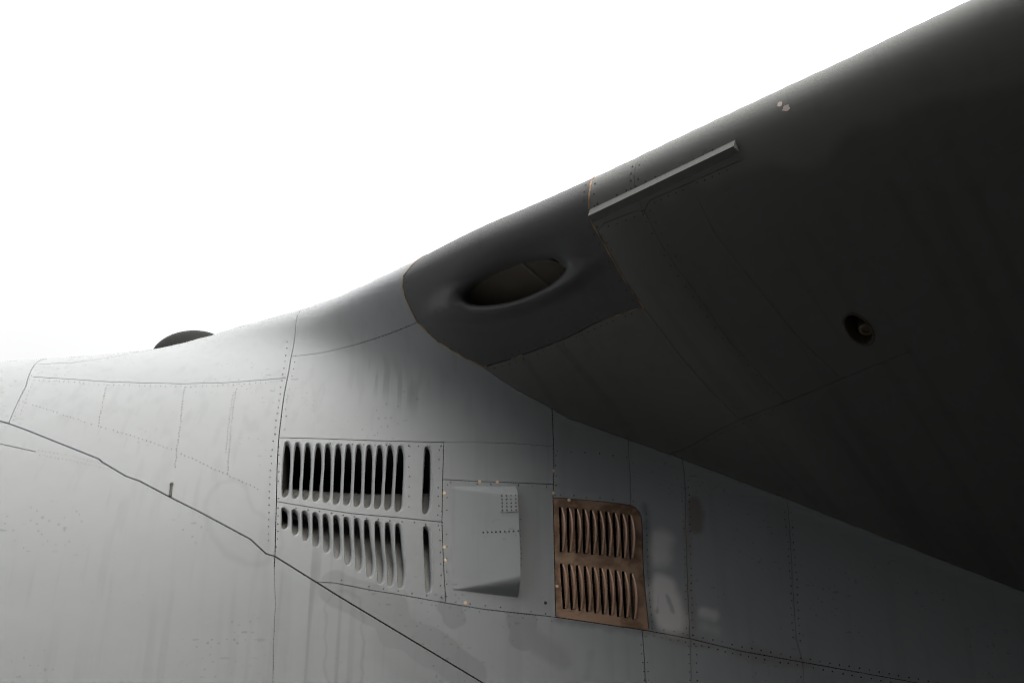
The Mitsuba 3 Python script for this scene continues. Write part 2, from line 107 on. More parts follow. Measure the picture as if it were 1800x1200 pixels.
  'soot_shade3': [[0.03,3.141,2.344],[0.035,3.133,2.01]],  # line of the scoop's shadow, put into the skin colour
  'door': [[0.077,3.146,2.237],[0.081,3.142,2.11]]},
 'stripA': [[460.0,-51.9],[526.0,-38.4],[598.2,-23.5],[664.7,-9.6]],
 'stripC': [[461.8,-63.8],[527.1,-50.3],[599.5,-35.6],[668.5,-22.0]],
 'dome': [-1.517,4.226,3.249]}

# ------------------------------------------------------------------ shape of the airframe (metres)
YC, ZC, RAD, FZ, FY = 4.6, 1.79961, 1.47417, 0.12223, 0.14038          # fuselage tube: centre line and radius
AZ, DIH = math.radians(41.64905), math.radians(-2.68526)          # leading edge direction
LOW, UPP = math.radians(25.05948), math.radians(16.91292)         # lower and upper wedge angle of the wing
NOSE_A = np.array([-1.1886, 3.5, 3.08187])
WU = np.array([math.sin(AZ) * math.cos(DIH), -math.cos(AZ) * math.cos(DIH), math.sin(DIH)])
WC = np.array([math.cos(AZ), math.sin(AZ), 0.0])
WN = np.cross(WC, WU); WN = WN if WN[2] > 0 else -WN
INL_P, INL_N, INL_1, INL_2 = np.array([0.0143, 2.6627, 2.8832]), np.array([-0.4569, -0.3558, -0.8152]), np.array([0.664, -0.7463, -0.0465]), np.array([-0.5918, -0.5626, 0.5772])
INA, INB = .222, .060                                       # half axes of the oval intake
INL_W = np.array([0.0, .914, .405]) - .15 * INL_2; INL_W /= np.linalg.norm(INL_W)      # its duct runs level into the wing, oblique to the skin
SH1, SH2 = (INL_W @ INL_1) / (INL_W @ INL_N), (INL_W @ INL_2) / (INL_W @ INL_N)


def smin(a, b, k):
    h = np.maximum(k - np.abs(a - b), 0) / k
    return np.minimum(a, b) - h * h * h * k / 6


def smax(a, b, k):
    return -smin(-a, -b, k)


def bend(s, a, b):
    """s up to a, then flattening out, level beyond b."""
    t = np.clip(s - a, 0, b - a)
    return np.minimum(s, a) + t - t * t / (2 * (b - a))


def wing_sdf(X, inlet=True):
    v = X - NOSE_A
    s, h = v @ WC, v @ WN
    lo = -h * math.cos(LOW) - bend(s, 2.9, 4.2) * math.sin(LOW) - (-0.02616) * np.clip(s - 1, -1.6, 2.2) ** 2
    up = h * math.cos(UPP) - bend(s, 1.6, 3.4) * math.sin(UPP)
    d = smax(lo, up, 0.484)
    d = smax(d, X[..., 1] - YC - FY * X[..., 0] - .2, .15)                                       # ends inside the fuselage
    d = np.maximum(d, np.maximum(s - 6.5, v @ WU - 9.0))
    if inlet:
        q = X - INL_P
        c = q @ INL_N
        a, b = q @ INL_1 + .020 - c * SH1, q @ INL_2 + .003 - c * SH2
        r = np.sqrt((a / INA) ** 2 + (b / INB) ** 2 + 1e-9)
        g = np.sqrt((a / INA ** 2) ** 2 + (b / INB ** 2) ** 2 + 1e-9)
        tube = np.maximum(r * (r - 1) / g, -(c + .085))
        k = .018 + .070 * np.clip(.4 + b / .12, 0, 1)
        d = smax(d - .026 * np.exp(-((r - 1.34) / .36) ** 2) * np.clip(.45 - b / .10 - a / .6, 0, 1) - .010 * np.exp(-(a / .26) ** 2 - ((b - .10) / .16) ** 2), -tube, k)
    return d


def sdf(X, inlet=True):
    fus = (np.abs(X[..., 1] - YC - FY * X[..., 0]) ** 2.8 + np.abs(X[..., 2] - ZC - FZ * X[..., 0]) ** 2.8) ** (1 / 2.8) - RAD   # slab sided oval
    t = np.clip((X[..., 0] - (-0.28679) + 1.21977) / (2 * 1.21977), 0, 1); t = t * t * (3 - 2 * t)
    k = 0.3415 + (0.06 - 0.3415) * t + .26 * np.exp(-(X[..., 0] / .38) ** 2) + .34 * np.exp(-((X[..., 0] + .15) / .62) ** 2) / (1 + np.exp((X[..., 2] - 2.92) / .07))
    wing = wing_sdf(X, inlet)
    if not inlet:                                                   # the structure keeps clear of the skin in the root corner
        return np.minimum(fus, wing) + .035 * np.exp(-((fus - wing) / .10) ** 2)
    return smin(fus, wing, k)


# Panels are laid out on a developed chart: directions seen from a survey point under the wing root.
SURVEY = np.array([-1.0, -0.2, 2.15])
E0, E1 = np.array([0, math.cos(PITCH), math.sin(PITCH)]), np.array([1.0, 0, 0])
E2 = np.cross(E1, E0)


def gradient(X, e=1.5e-3):
    g = np.stack([sdf(X + e * np.eye(3)[i]) - sdf(X - e * np.eye(3)[i]) for i in range(3)], -1)
    return g / np.maximum(np.linalg.norm(g, axis=-1, keepdims=True), 1e-9)


def undulation(X):
    """Hand-worked sheet is never quite fair: shallow waves of a millimetre or two."""
    return .0030 * (meshkit.fbm(X * 2.6, 2, 3) - .5) + .0012 * (meshkit.noise(X * 9.0, 11) - .5)


def surf(ab, lift=0.0):
    """Points and normals of the skin at chart coordinates (thousandths)."""
    ab = np.atleast_2d(np.asarray(ab, float)) / 1000
    d = E0 + ab[:, :1] * E1 + ab[:, 1:] * E2
    d /= np.linalg.norm(d, axis=1, keepdims=True)
    t = np.full(len(d), 1.2)
    for i in range(140):
        s = sdf(SURVEY + d * t[:, None])
        t = np.clip(t + np.clip(s * .8, -.08, .5), .3, 9.0)
        if np.abs(s).max() < 2e-5:
            break
    P = SURVEY + d * t[:, None]
    N = gradient(P)
    e, u0 = 4e-3, undulation(P)
    dg = np.stack([undulation(P + e * np.eye(3)[i]) - u0 for i in range(3)], -1) / e
    dg -= (dg * N).sum(1, keepdims=True) * N
    M = N - dg
    M /= np.linalg.norm(M, axis=1, keepdims=True)
    return P + N * (u0[:, None] + lift), M


# ------------------------------------------------------------------ mesh helpers
class Acc:
    """Collects pieces of ONE mesh, each with its own normals."""

    def __init__(self):
        self.v, self.f, self.n, self.k = [], [], [], 0

    def add(self, v, f, n=None, smooth=50):
        if n is None:
            v, f, n = meshkit.arrays(trimesh.Trimesh(v, f, process=False), smooth)
        self.v.append(v); self.f.append(np.asarray(f) + self.k); self.n.append(n); self.k += len(v)

    def put(self, key, bsdf, label=None, kind=None):
        m = trimesh.Trimesh(np.vstack(self.v), np.vstack(self.f), process=False)
        path = meshkit.write_ply(m, True, normals=np.vstack(self.n))
        return put(key, {'type': 'ply', 'filename': path, 'face_normals': False, 'bsdf': {'type': 'ref', 'id': bsdf}}, label, kind)


def numbered(key):
    if key not in scene:
        return key
    i = 1
    while f'{key}_{i:03d}' in scene:
        i += 1
    return f'{key}_{i:03d}'


def put(key, shape, label=None, kind=None):
    key = numbered(key)
    scene[key] = shape
    d = {}
    if label: d['label'] = label
    if kind: d['kind'] = kind
    if d: labels[key] = d
    return key


def orient(v2, f):
    a, b, c = v2[f[:, 0]], v2[f[:, 1]], v2[f[:, 2]]
    neg = (b[:, 0] - a[:, 0]) * (c[:, 1] - a[:, 1]) - (b[:, 1] - a[:, 1]) * (c[:, 0] - a[:, 0]) < 0
    f = f.copy(); f[neg] = f[neg][:, ::-1]
    return f


def fill(poly, cell):
    """Triangles of a chart polygon, cut along a grid so that it can follow the curved skin."""
    x0, y0, x1, y1 = poly.bounds
    gx, gy = np.arange(math.floor(x0 / cell), math.ceil(x1 / cell)), np.arange(math.floor(y0 / cell), math.ceil(y1 / cell))
    X, Y = (a.ravel() * cell for a in np.meshgrid(gx, gy))
    boxes = shapely.box(X, Y, X + cell, Y + cell)
    shapely.prepare(poly)
    ins = shapely.contains_properly(poly, boxes)
    crs = shapely.intersects(poly, boxes) & ~ins
    tri = []
    if ins.any():
        a = np.stack([X[ins], Y[ins]], 1); c = cell
        q = np.stack([a, a + [c, 0], a + [c, c], a + [0, c]], 1)
        tri += [q[:, [0, 1, 2]], q[:, [0, 2, 3]]]
    for g in shapely.get_parts(shapely.intersection(poly, boxes[crs])):
        if g.geom_type != 'Polygon' or g.area < 1e-4:
            continue
        rings = [np.asarray(r.coords)[:-1] for r in [g.exterior, *g.interiors]]
        vv = np.vstack(rings)
        ff = mapbox_earcut.triangulate_float64(vv, np.cumsum([len(r) for r in rings]).astype(np.uint32)).reshape(-1, 3)
        tri.append(vv[ff])
    t = np.vstack(tri).reshape(-1, 2)
    key, inv = np.unique(np.round(t, 3), axis=0, return_inverse=True)
    f = inv.reshape(-1, 3)
    f = f[(f[:, 0] != f[:, 1]) & (f[:, 1] != f[:, 2]) & (f[:, 0] != f[:, 2])]
    return key, orient(key, f)


def resample(ring, step, closed=True):
    p = np.asarray(ring, float)
    if closed and np.linalg.norm(p[0] - p[-1]) > 1e-9:
        p = np.vstack([p, p[:1]])
    out = []
    for a, b in zip(p[:-1], p[1:]):
        n = max(1, int(math.ceil(np.linalg.norm(b - a) / step)))
        out += [a + (b - a) * i / n for i in range(n)]
    if not closed:
        out.append(p[-1])
    return np.array(out)


def strip(rows, closed=True):
    """Quads between successive rings of equal length."""
    m, n = len(rows), len(rows[0])
    v = np.vstack(rows)
    i, j = np.meshgrid(np.arange(m - 1), np.arange(n if closed else n - 1), indexing='ij')
    k = (j + 1) % n
    q = np.stack([i * n + j, i * n + k, (i + 1) * n + k, (i + 1) * n + j], -1).reshape(-1, 4)
    return v, np.vstack([q[:, [0, 1, 2]], q[:, [0, 2, 3]]])


def smooth_ring(pts, step=1.0, rounds=2):
    """Chaikin: a traced outline as a smooth closed ring."""
    p = np.asarray(pts, float)
    for _ in range(rounds):
        q = np.roll(p, -1, 0)
        p = np.stack([.75 * p + .25 * q, .25 * p + .75 * q], 1).reshape(-1, 2)
    return resample(p, step)


def ring_normal(r):
    """Outward 2D normals of a closed ring."""
    t = np.roll(r, -1, 0) - np.roll(r, 1, 0)
    n = np.stack([t[:, 1], -t[:, 0]], 1)
    n /= np.maximum(np.linalg.norm(n, axis=1, keepdims=True), 1e-9)
    area = (r[:, 0] * np.roll(r[:, 1], -1) - r[:, 1] * np.roll(r[:, 0], -1)).sum()
    return n if area > 0 else -n


def sheet(poly, cell, lift=0.0, thick=.007, rolled=(), rims_inside=True):
    """A sheet panel over a chart polygon: skin, edges going in, and rolled-in lips round the openings given."""
    acc = Acc()
    holes = []
    for r in rolled:
        nrm = ring_normal(r)
        w = (.35 + 1.1 * np.clip(nrm[:, :1], 0, 1))
        prof = [(2.3, 0.0), (1.7, .0006), (1.0, .0026), (.45, .006), (.1, .011), (0, .020)]
        rows = []
        for o, dpt in prof:
            P, N = surf(r + nrm * w * o, lift)
            rows.append(P - N * dpt)
        if shapely.Polygon(r).exterior.is_ccw:
            rows = rows[::-1]
        v, f = strip(rows)
        acc.add(v, f, smooth=70)
        holes.append(shapely.Polygon(r + nrm * w * 2.3))
    if holes:
        poly = poly.difference(shapely.union_all(holes))
        poly = max(shapely.get_parts(poly), key=lambda g: g.area)
    v2, f = fill(poly, cell)
    P, N = surf(v2, lift)
    acc.add(P, f, N)
    for ring in [poly.exterior, *([] if len(rolled) or not rims_inside else poly.interiors)]:
        r = resample(np.asarray(ring.coords)[:-1], cell)
        if ring.is_ccw == (ring is poly.exterior):
            pass
        P, N = surf(r, lift)
        ccw = shapely.Polygon(r).exterior.is_ccw
        outer = ring is poly.exterior
        rows = [P, P - N * thick]
        if ccw == outer:
            rows = rows[::-1]
        v, f = strip(rows)
        acc.add(v, f, smooth=60)
    return acc


def intake_lip(lift, n=120, m=26):
    """The rounded lip and throat of the oval intake: the skin where it rolls over into the opening, ring by ring."""
    t = np.linspace(0, 2 * math.pi, n, endpoint=False)
    base = INL_P - .020 * INL_1 - .003 * INL_2
    r2 = np.stack([INA * np.cos(t), INB * np.sin(t)], 1)
    nr = np.stack([np.cos(t) / INA, np.sin(t) / INB], 1); nr /= np.linalg.norm(nr, axis=1, keepdims=True)
    out = nr[:, :1] * INL_1 + nr[:, 1:] * INL_2
    piv = base + r2[:, :1] * INL_1 + r2[:, 1:] * INL_2 + out * .055 - INL_N * (.034 + .016 * np.sin(t))[:, None]
    rows, nrm = [], []
    for a in np.linspace(math.radians(-52), math.radians(114), m):
        d = -math.sin(a) * out + math.cos(a) * INL_N
        lo_, hi_ = np.zeros(n), np.full(n, .13)
        for _ in range(30):                                # first crossing by bisection from inside
            mid = (lo_ + hi_) / 2
            ins = sdf(piv + d * mid[:, None]) < 0
            lo_, hi_ = np.where(ins, mid, lo_), np.where(ins, hi_, mid)
        P = piv + d * lo_[:, None]
        rows.append(P); nrm.append(gradient(P))
    rows = [P + N * (undulation(P)[:, None] + lift) for P, N in zip(rows, nrm)]
    v, f = strip(rows)
    c = np.cross(v[f[:, 1]] - v[f[:, 0]], v[f[:, 2]] - v[f[:, 0]])
    if (c * np.vstack(nrm)[f[:, 0]]).sum() < 0:
        f = f[:, ::-1]
    q = rows[0] - SURVEY
    rim = np.stack([q @ E1, q @ E2], 1) / (q @ E0)[:, None] * 1000
    return (v, f, np.vstack(nrm)), rim


def along(pts, step):
    p = np.asarray(pts, float)
    L = np.r_[0, np.cumsum(np.linalg.norm(np.diff(p, axis=0), axis=1))]
    n = max(1, int(round(L[-1] / step)))
    s = np.linspace(0, L[-1], n + 1)
    return np.stack([np.interp(s, L, p[:, 0]), np.interp(s, L, p[:, 1])], 1)


def frame(N):
    a = np.cross(N, [0, 0, 1.0]); a /= np.maximum(np.linalg.norm(a, axis=-1, keepdims=True), 1e-6)
    return a, np.cross(N, a)


def buttons(ab, radius, height=.0012, sides=7, lift=0.0, sink=.004, P=None, N=None):
    """Domed heads standing on the skin."""
    if P is None:
        P, N = surf(ab, lift)
    A, B = frame(N)
    radius = np.broadcast_to(radius, (len(P),))[:, None]
    t = np.arange(sides) * 2 * math.pi / sides
    rows = []
    for rr, hh in ((1.0, -sink), (1.0, height * .35), (.6, height * .9)):
        rows.append(P[:, None] + radius[:, None] * rr * (np.cos(t)[None, :, None] * A[:, None] + np.sin(t)[None, :, None] * B[:, None]) + N[:, None] * hh)
    V = np.concatenate(rows + [(P + N * height)[:, None]], 1)
    k = 3 * sides + 1
    f = []
    for i in range(2):
        for j in range(sides):
            a, b = i * sides + j, i * sides + (j + 1) % sides
            f += [[a, b, b + sides], [a, b + sides, a + sides]]
    for j in range(sides):
        f.append([2 * sides + j, 2 * sides + (j + 1) % sides, 3 * sides])
    f = np.array(f)
    # A x B points along +-N; keep the faces outward
    if len(P) and np.dot(np.cross(A[0], B[0]), N[0]) < 0:
        f = f[:, ::-1]
    F = (np.arange(len(P))[:, None, None] * k + f[None]).reshape(-1, 3)
    return V.reshape(-1, 3), F


# ------------------------------------------------------------------ materials
def rgb(*c):
    return {'type': 'rgb', 'value': list(c)}


def seg(p, a, b):
    """Distance of the shading point to a segment, in metres."""
    a, b = np.array(a, float), np.array(b, float)
    d = b - a
    w = mi.Vector3f(p.x - float(a[0]), p.y - float(a[1]), p.z - float(a[2]))
    D = mi.Vector3f(*map(float, d))
    t = dr.clip(dr.dot(w, D) / float(max(d @ d, 1e-9)), 0, 1)
    return dr.norm(w - D * t)


def blot(p, pts, radius, soft, wob):
    d = None
    for a, b in zip(pts[:-1], pts[1:]):
        q = seg(p, a, b)
        d = q if d is None else dr.minimum(d, q)
    return 1 - smoothstep(radius - soft, radius + soft, d + wob)


def skin_tone(base, stains, grit=1.0):
    base = mi.Color3f(*base)

    def fn(p, n, uv):
        big = fbm(p.x * 1.7, p.y * 1.7, p.z * 1.7, 3)
        fine = fbm(p.x * 34, p.y * 34, p.z * 34, 2)
        run = fbm(p.x * 42, p.y * 30, p.z * 2.2, 3)            # rain streaks down the side
        c = base * (0.95 + .08 * big + .03 * grit * fine)
        c = c * (1 - .06 * smoothstep(.52, .78, run))
        speck = smoothstep(.80, .86, noise(p.x * 95, p.y * 95, p.z * 95)) * smoothstep(.5, .7, fbm(p.x * 5, p.y * 5, p.z * 5, 2))
        c = c * (1 - .22 * grit * speck)
        return stains(p, c) if stains else c
    return mikit.proc(fn)


def side_stains(p, c):
    S = D['stain']
    wob = .05 * (fbm(p.x * 9, p.y * 9, p.z * 9, 3) - .5)
    w2 = .02 * (fbm(p.x * 30, p.y * 30, p.z * 30, 2) - .5)
    wet = blot(p, S['patch'], .058, .005, wob)
    wet = dr.maximum(wet, blot(p, S['lobe'], .034, .004, w2))
    wet = dr.maximum(wet, blot(p, S['patch2'], .046, .005, w2))
    wet = dr.maximum(wet, blot(p, S['patch2b'], .030, .016, wob))
    wet = dr.maximum(wet, .6 * blot(p, S['patch3'], .010, .010, w2))
    wet = dr.maximum(wet, .6 * blot(p, S['under'], .09, .03, wob))
    c = c * (1 - .15 * wet)
    # tide marks of dried water, drips
    d1 = blot(p, S['oval'], .058, .004, w2) * (1 - blot(p, S['oval'], .052, .004, w2))
    d2 = blot(p, S['loop'], .075, .010, wob) * (1 - blot(p, S['loop'], .062, .010, wob))
    c = c * (1 - .10 * d1) * (1 - .08 * d2)
    drip = smoothstep(.5, .75, noise(p.x * 55, p.y * 55, p.z * 1.1)) * blot(p, S['drip'], .10, .10, 0)
    drop = smoothstep(.45, .7, noise(p.x * 70, p.y * 30, p.z * 6)) * blot(p, S['drop'], .05, .05, 0)
    c = c * (1 - .22 * drip) * (1 - .20 * drop)
    # pale scuffs where the paint was rubbed, aft of the rusty grille
    s2 = blot(p, S['scuff2'], .047, .020, wob) * (1 - .7 * blot(p, S['cut1'], .003, .005, w2)) * (1 - .7 * blot(p, S['cut2'], .003, .005, w2))
    pale = dr.maximum(dr.maximum(.75 * blot(p, S['scuff1'], .034, .026, w2), s2), .7 * blot(p, S['scuff3'], .014, .014, w2))
    pale = dr.maximum(pale, .25 * blot(p, S['scuff4'], .014, .014, w2))
    pale = dr.maximum(pale, .22 * blot(p, S['door'], .03, .06, w2))
    c = mix(c, mi.Color3f(.80, .77, .77), .80 * pale)
    soot_shade = dr.maximum(blot(p, S['soot_shade'], .010, .016, w2), .8 * blot(p, S['soot_shade2'], .008, .014, w2))
    soot_shade = dr.maximum(soot_shade, .8 * blot(p, S['soot_shade3'], .008, .018, w2))  # adds the painted scoop shadow to the grille soot
    c = c * (1 - .45 * soot_shade)
    rust = blot(p, S['rust'], .026, .012, wob)
    rust = dr.maximum(rust, .5 * blot(p, S['rust2'], .016, .014, wob))
    rust = dr.maximum(rust, .5 * blot(p, S['rust3'], .014, .014, wob))
    return mix(c, mi.Color3f(.16, .085, .05), .45 * rust)


def wing_stains(p, c):
    s = (p.x - float(NOSE_A[0])) * float(WC[0]) + (p.y - 3.5) * float(WC[1])          # distance aft of the leading edge
    u = (p.x - float(NOSE_A[0])) * float(WU[0]) + (p.y - 3.5) * float(WU[1])          # distance outboard
    flow = smoothstep(.5, .8, fbm(u * 26 + s * 4, s * 1.6, 0, 3)) * smoothstep(.3, .55, s)
    edge = s + .12 * (fbm(u * 4.5, 3.0, 0, 3) - .5)
    grime = smoothstep(.30, .34, edge) * smoothstep(1.75, 1.95, u)
    c = c * (1 - .10 * flow)
    c = c * (1 - .26 * grime)
    return c


def paint(name, base, rough, stains=None, spec=.3):
    scene[name] = {'type': 'twosided', 'bsdf': {'type': 'principled', 'base_color': skin_tone(base, stains, 0.0 if 'wing' in name or 'intake' in name else 1.0), 'roughness': rough, 'specular': spec}}


def plain(name, base, rough=.5, metallic=0.0, spec=.5):
    scene[name] = {'type': 'twosided', 'bsdf': {'type': 'principled', 'base_color': rgb(*base), 'roughness': rough, 'metallic': metallic, 'specular': spec}}


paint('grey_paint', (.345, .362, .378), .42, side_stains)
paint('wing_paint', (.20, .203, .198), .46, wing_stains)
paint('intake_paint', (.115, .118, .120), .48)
paint('cover_paint', (.345, .362, .378), .42)
plain('gap_dark', (.035, .033, .03), .8)
plain('pocket_dark', (.05, .05, .05), .8)
plain('bar_metal', (.30, .29, .27), .5)
plain('duct_metal', (.15, .15, .145), .5)
plain('rivet_dirt', (.075, .07, .065), .6)
plain('rivet_faint', (.17, .17, .17), .6)
plain('rivet_wing', (.08, .06, .045), .6)
plain('bare_screw', (.85, .64, .45), .45)
plain('hole_black', (.02, .02, .02), .6)
plain('dome_black', (.018, .019, .019), .6, spec=.2)
plain('chip_primer', (.72, .60, .56), .6)
plain('steel_wire', (.36, .32, .26), .5, .2)
plain('brass_old', (.24, .20, .145), .45, .5)
plain('port_brown', (.085, .07, .055), .6)
plain('added_hangar_sheet', (.055, .058, .06), .6)
scene['sealant'] = {'type': 'twosided', 'bsdf': {'type': 'principled', 'roughness': .7, 'base_color': mikit.proc(
    lambda p, n, uv: mix(mi.Color3f(.46, .30, .17), mi.Color3f(.20, .13, .08), smoothstep(.35, .7, fbm(p.x * 40, p.y * 40, p.z * 40, 2))))}}


def rust_fn(p, n, uv):
    a = fbm(p.x * 16, p.y * 16, p.z * 16, 4)
    b = fbm(p.x * 60 + 3, p.y * 60, p.z * 60, 3)
    c = mix(mi.Color3f(.46, .305, .215), mi.Color3f(.24, .15, .10), smoothstep(.38, .62, a))
    c = mix(c, mi.Color3f(.48, .27, .16), .7 * smoothstep(.55, .75, b))
    aft = smoothstep(.50, .60, p.x + .06 * (a - .5))
    return mix(c, mi.Color3f(.12, .10, .085), .75 * aft)


scene['rust'] = {'type': 'twosided', 'bsdf': {'type': 'bumpmap', 'scale': 1.0, 'arbitrary': mikit.proc(lambda p, n, uv: .0012 * fbm(p.x * 90, p.y * 90, p.z * 90, 3), 1.5e-3),
                 'bsdf': {'type': 'principled', 'base_color': mikit.proc(rust_fn), 'roughness': .38, 'metallic': .35, 'specular': .5}}}
scene['copper_fin'] = {'type': 'twosided', 'bsdf': {'type': 'principled', 'roughness': .40, 'metallic': .3, 'specular': .5, 'base_color': mikit.proc(
    lambda p, n, uv: mix(rust_fn(p, n, uv), mi.Color3f(.70, .48, .37), .68))}}
scene['asphalt'] = {'type': 'twosided', 'bsdf': {'type': 'principled', 'roughness': .9, 'base_color': mikit.proc(
    lambda p, n, uv: mi.Color3f(.036, .036, .035) * (.8 + .4 * fbm(p.x * 3, p.y * 3, 0, 4)))}}

# ------------------------------------------------------------------ the setting
g = np.array([[-600, -600, 0], [600, -600, 0], [600, 600, 0], [-600, 600, 0]], float)
scene['ground'] = mikit.ply((g, np.array([[0, 1, 2], [0, 2, 3]])), 'asphalt')
labels['ground'] = {'label': 'dark asphalt apron under the parked aircraft', 'category': 'ground', 'kind': 'structure'}

# added building, out of view: blocks low sky to darken the aft fuselage
HX0, HX1, HY, HH = -15.0, 46.0, -8.5, 8.0
hg = 'added_hangar'
labels[hg] = {'label': 'tall dark sheet metal building added out of view to block low sky', 'category': 'added_hangar'}


def box(lo, hi):
    lo, hi = np.array(lo, float), np.array(hi, float)
    return trimesh.creation.box(extents=hi - lo, transform=trimesh.transformations.translation_matrix((lo + hi) / 2))


xs = np.arange(HX0, HX1 + .01, .15)
prof = np.stack([xs, HY + np.where(np.arange(len(xs)) % 4 < 2, 0, .05)], 1)
wall = shapely.Polygon(np.vstack([prof, [[HX1, HY - .4], [HX0, HY - .4]]]))
put(hg + '__wall', mikit.ply(trimesh.creation.extrude_polygon(wall, HH, engine='earcut'), 'added_hangar_sheet'))
put(hg + '__side_wall', mikit.ply(box((HX0, HY - 30, 0), (HX0 + .3, HY - .41, HH)), 'added_hangar_sheet'))
put(hg + '__blocker_annex', mikit.ply(box((HX0 - 6, HY + .7, 0), (HX0, 14, 9.0)), 'added_hangar_sheet'))  # added out of view, cuts low sky from ahead of the nose
put(hg + '__roof', mikit.ply(box((HX0 - .5, HY - 30, HH + .002), (HX1 + .5, HY + .6, HH + .4)), 'added_hangar_sheet'))
for x in (4.0, 14.0):
    put(hg + '__door', mikit.ply(box((x, HY + .055, .05), (x + 9.6, HY + .16, 4.5)), 'added_hangar_sheet'))

# ------------------------------------------------------------------ the aircraft: the solid behind the panels
A = 'aircraft'
labels[A] = {'label': 'weathered grey military aircraft seen from below at its riveted wing root', 'category': 'aircraft'}


def march(f, lo, hi, h):
    """Marching tetrahedra: a watertight mesh of f = 0."""
    n = [int(math.ceil((b - a) / h)) + 1 for a, b in zip(lo, hi)]
    ax = [lo[i] + h * np.arange(n[i]) for i in range(3)]
    val = np.empty(n)
    for i, x in enumerate(ax[0]):
        Y, Z = np.meshgrid(ax[1], ax[2], indexing='ij')
        val[i] = f(np.stack([np.full_like(Y, x), Y, Z], -1))
    val[val == 0] = 1e-6
    sgn = val < 0
    c = sgn[:-1, :-1, :-1].astype(np.int8)
    for o in np.ndindex(2, 2, 2):
        if o != (0, 0, 0):
            c = c + sgn[o[0]:n[0] - 1 + o[0], o[1]:n[1] - 1 + o[1], o[2]:n[2] - 1 + o[2]]
    idx = np.argwhere((c > 0) & (c < 8))
    cor = [(0, 0, 0), (1, 0, 0), (1, 1, 0), (0, 1, 0), (0, 0, 1), (1, 0, 1), (1, 1, 1), (0, 1, 1)]
    lin = lambda q: (q[:, 0] * n[1] + q[:, 1]) * n[2] + q[:, 2]
    C = np.stack([lin(idx + np.array(o)) for o in cor], 1)
    flat = val.ravel()
    es, way = [], []
    co = lambda q: np.stack([ax[0][q // (n[1] * n[2])], ax[1][(q // n[2]) % n[1]], ax[2][q % n[2]]], -1)
    for tet in ((0, 5, 1, 6), (0, 1, 2, 6), (0, 2, 3, 6), (0, 3, 7, 6), (0, 7, 4, 6), (0, 4, 5, 6)):
        t = C[:, tet]
        neg = flat[t] < 0
        cnt = neg.sum(1)
        ts = np.take_along_axis(t, np.argsort(~neg, axis=1, kind='stable'), 1)
        for k, tris in ((1, [((0, 1), (0, 2), (0, 3))]), (3, [((3, 0), (3, 1), (3, 2))]), (2, [((0, 2), (0, 3), (1, 3)), ((0, 2), (1, 3), (1, 2))])):
            q = ts[cnt == k]
            w = co(q[:, k:]).mean(1) - co(q[:, :k]).mean(1)
            for tri in tris:
                es.append(np.stack([q[:, list(e)] for e in tri], 1)); way.append(w)
    E = np.sort(np.vstack(es).reshape(-1, 2), axis=1)
    big = int(np.prod(n))
    u, inv = np.unique(E[:, 0].astype(np.int64) * big + E[:, 1], return_inverse=True)
    a, b = u // big, u % big
    va, vb = flat[a], flat[b]
    w = np.clip(va / (va - vb), .02, .98)[:, None]
    V = co(a) * (1 - w) + co(b) * w
    F = inv.reshape(-1, 3)
    nr = np.cross(V[F[:, 1]] - V[F[:, 0]], V[F[:, 2]] - V[F[:, 0]])
    flip = (nr * np.vstack(way)).sum(1) < 0                              # outward: from the negative corners to the positive ones
    F[flip] = F[flip][:, ::-1]
    return V, F


def core_sdf(X, d=None):
    d = sdf(X, False) + .010 if d is None else d
    return np.maximum(d + .25 * np.maximum(-2.7 - X[..., 0], 0) ** 2, X[..., 0] - 7.0)           # rounded nose, cut tail


V, F = march(core_sdf, (-5.8, -5.6, -.4), (7.3, 8.5, 5.9), .085)
core = manifold3d.Manifold(manifold3d.Mesh(V.astype(np.float32), F.astype(np.uint32)))


def pocket(ab, out, depth, scale=1.0):
    ab = np.vstack(ab); c = ab.mean(0)
    P, N = surf(c + (ab - c) * scale)
    Nm = N.mean(0); Nm /= np.linalg.norm(Nm)
    return manifold3d.Manifold.hull_points(np.vstack([P + Nm * out, P - Nm * depth]))


inl = np.array(D['inlet'])
ang = np.linspace(0, 2 * math.pi, 40, endpoint=False)
ell = lambda s, dpt: INL_P - .020 * INL_1 - .003 * INL_2 + s * (INA * np.cos(ang)[:, None] * INL_1 + INB * np.sin(ang)[:, None] * INL_2) + dpt * (INL_N + SH1 * INL_1 + SH2 * INL_2)
core = core - manifold3d.Manifold.hull_points(np.vstack([ell(1.7, .06), ell(1.2, -.14)]))
core = core - pocket([np.vstack(D['slots_up']), np.vstack(D['slots_lo'])], .06, .32)
core = core - pocket([np.vstack(D['grille_up']), np.vstack(D['grille_lo'])], .06, .14)
core = core - pocket([np.array(D['drain'])], .06, .07, 1.05)
m = core.to_mesh()
print('core', core.status(), len(m.tri_verts))
put(A + '__inner_structure', mikit.ply(trimesh.Trimesh(m.vert_properties[:, :3], m.tri_verts), 'gap_dark', smooth=25))

# ------------------------------------------------------------------ skin panels: the chart cut along its seams
top = np.array(D['top'])
dom = shapely.Polygon(np.vstack([top, np.array(D['edge']) + np.array([[25, 0], [25, 0], [25, 0], [20, -12], [0, -15], [-35, -12], [-35, 0]])])).buffer(0).buffer(-1.2)
cuts = [shapely.LineString(v[1:]).buffer(v[0] * .52, cap_style='round', join_style='round', quad_segs=2) for k, v in D['seams'].items()]
net = shapely.union_all(cuts)
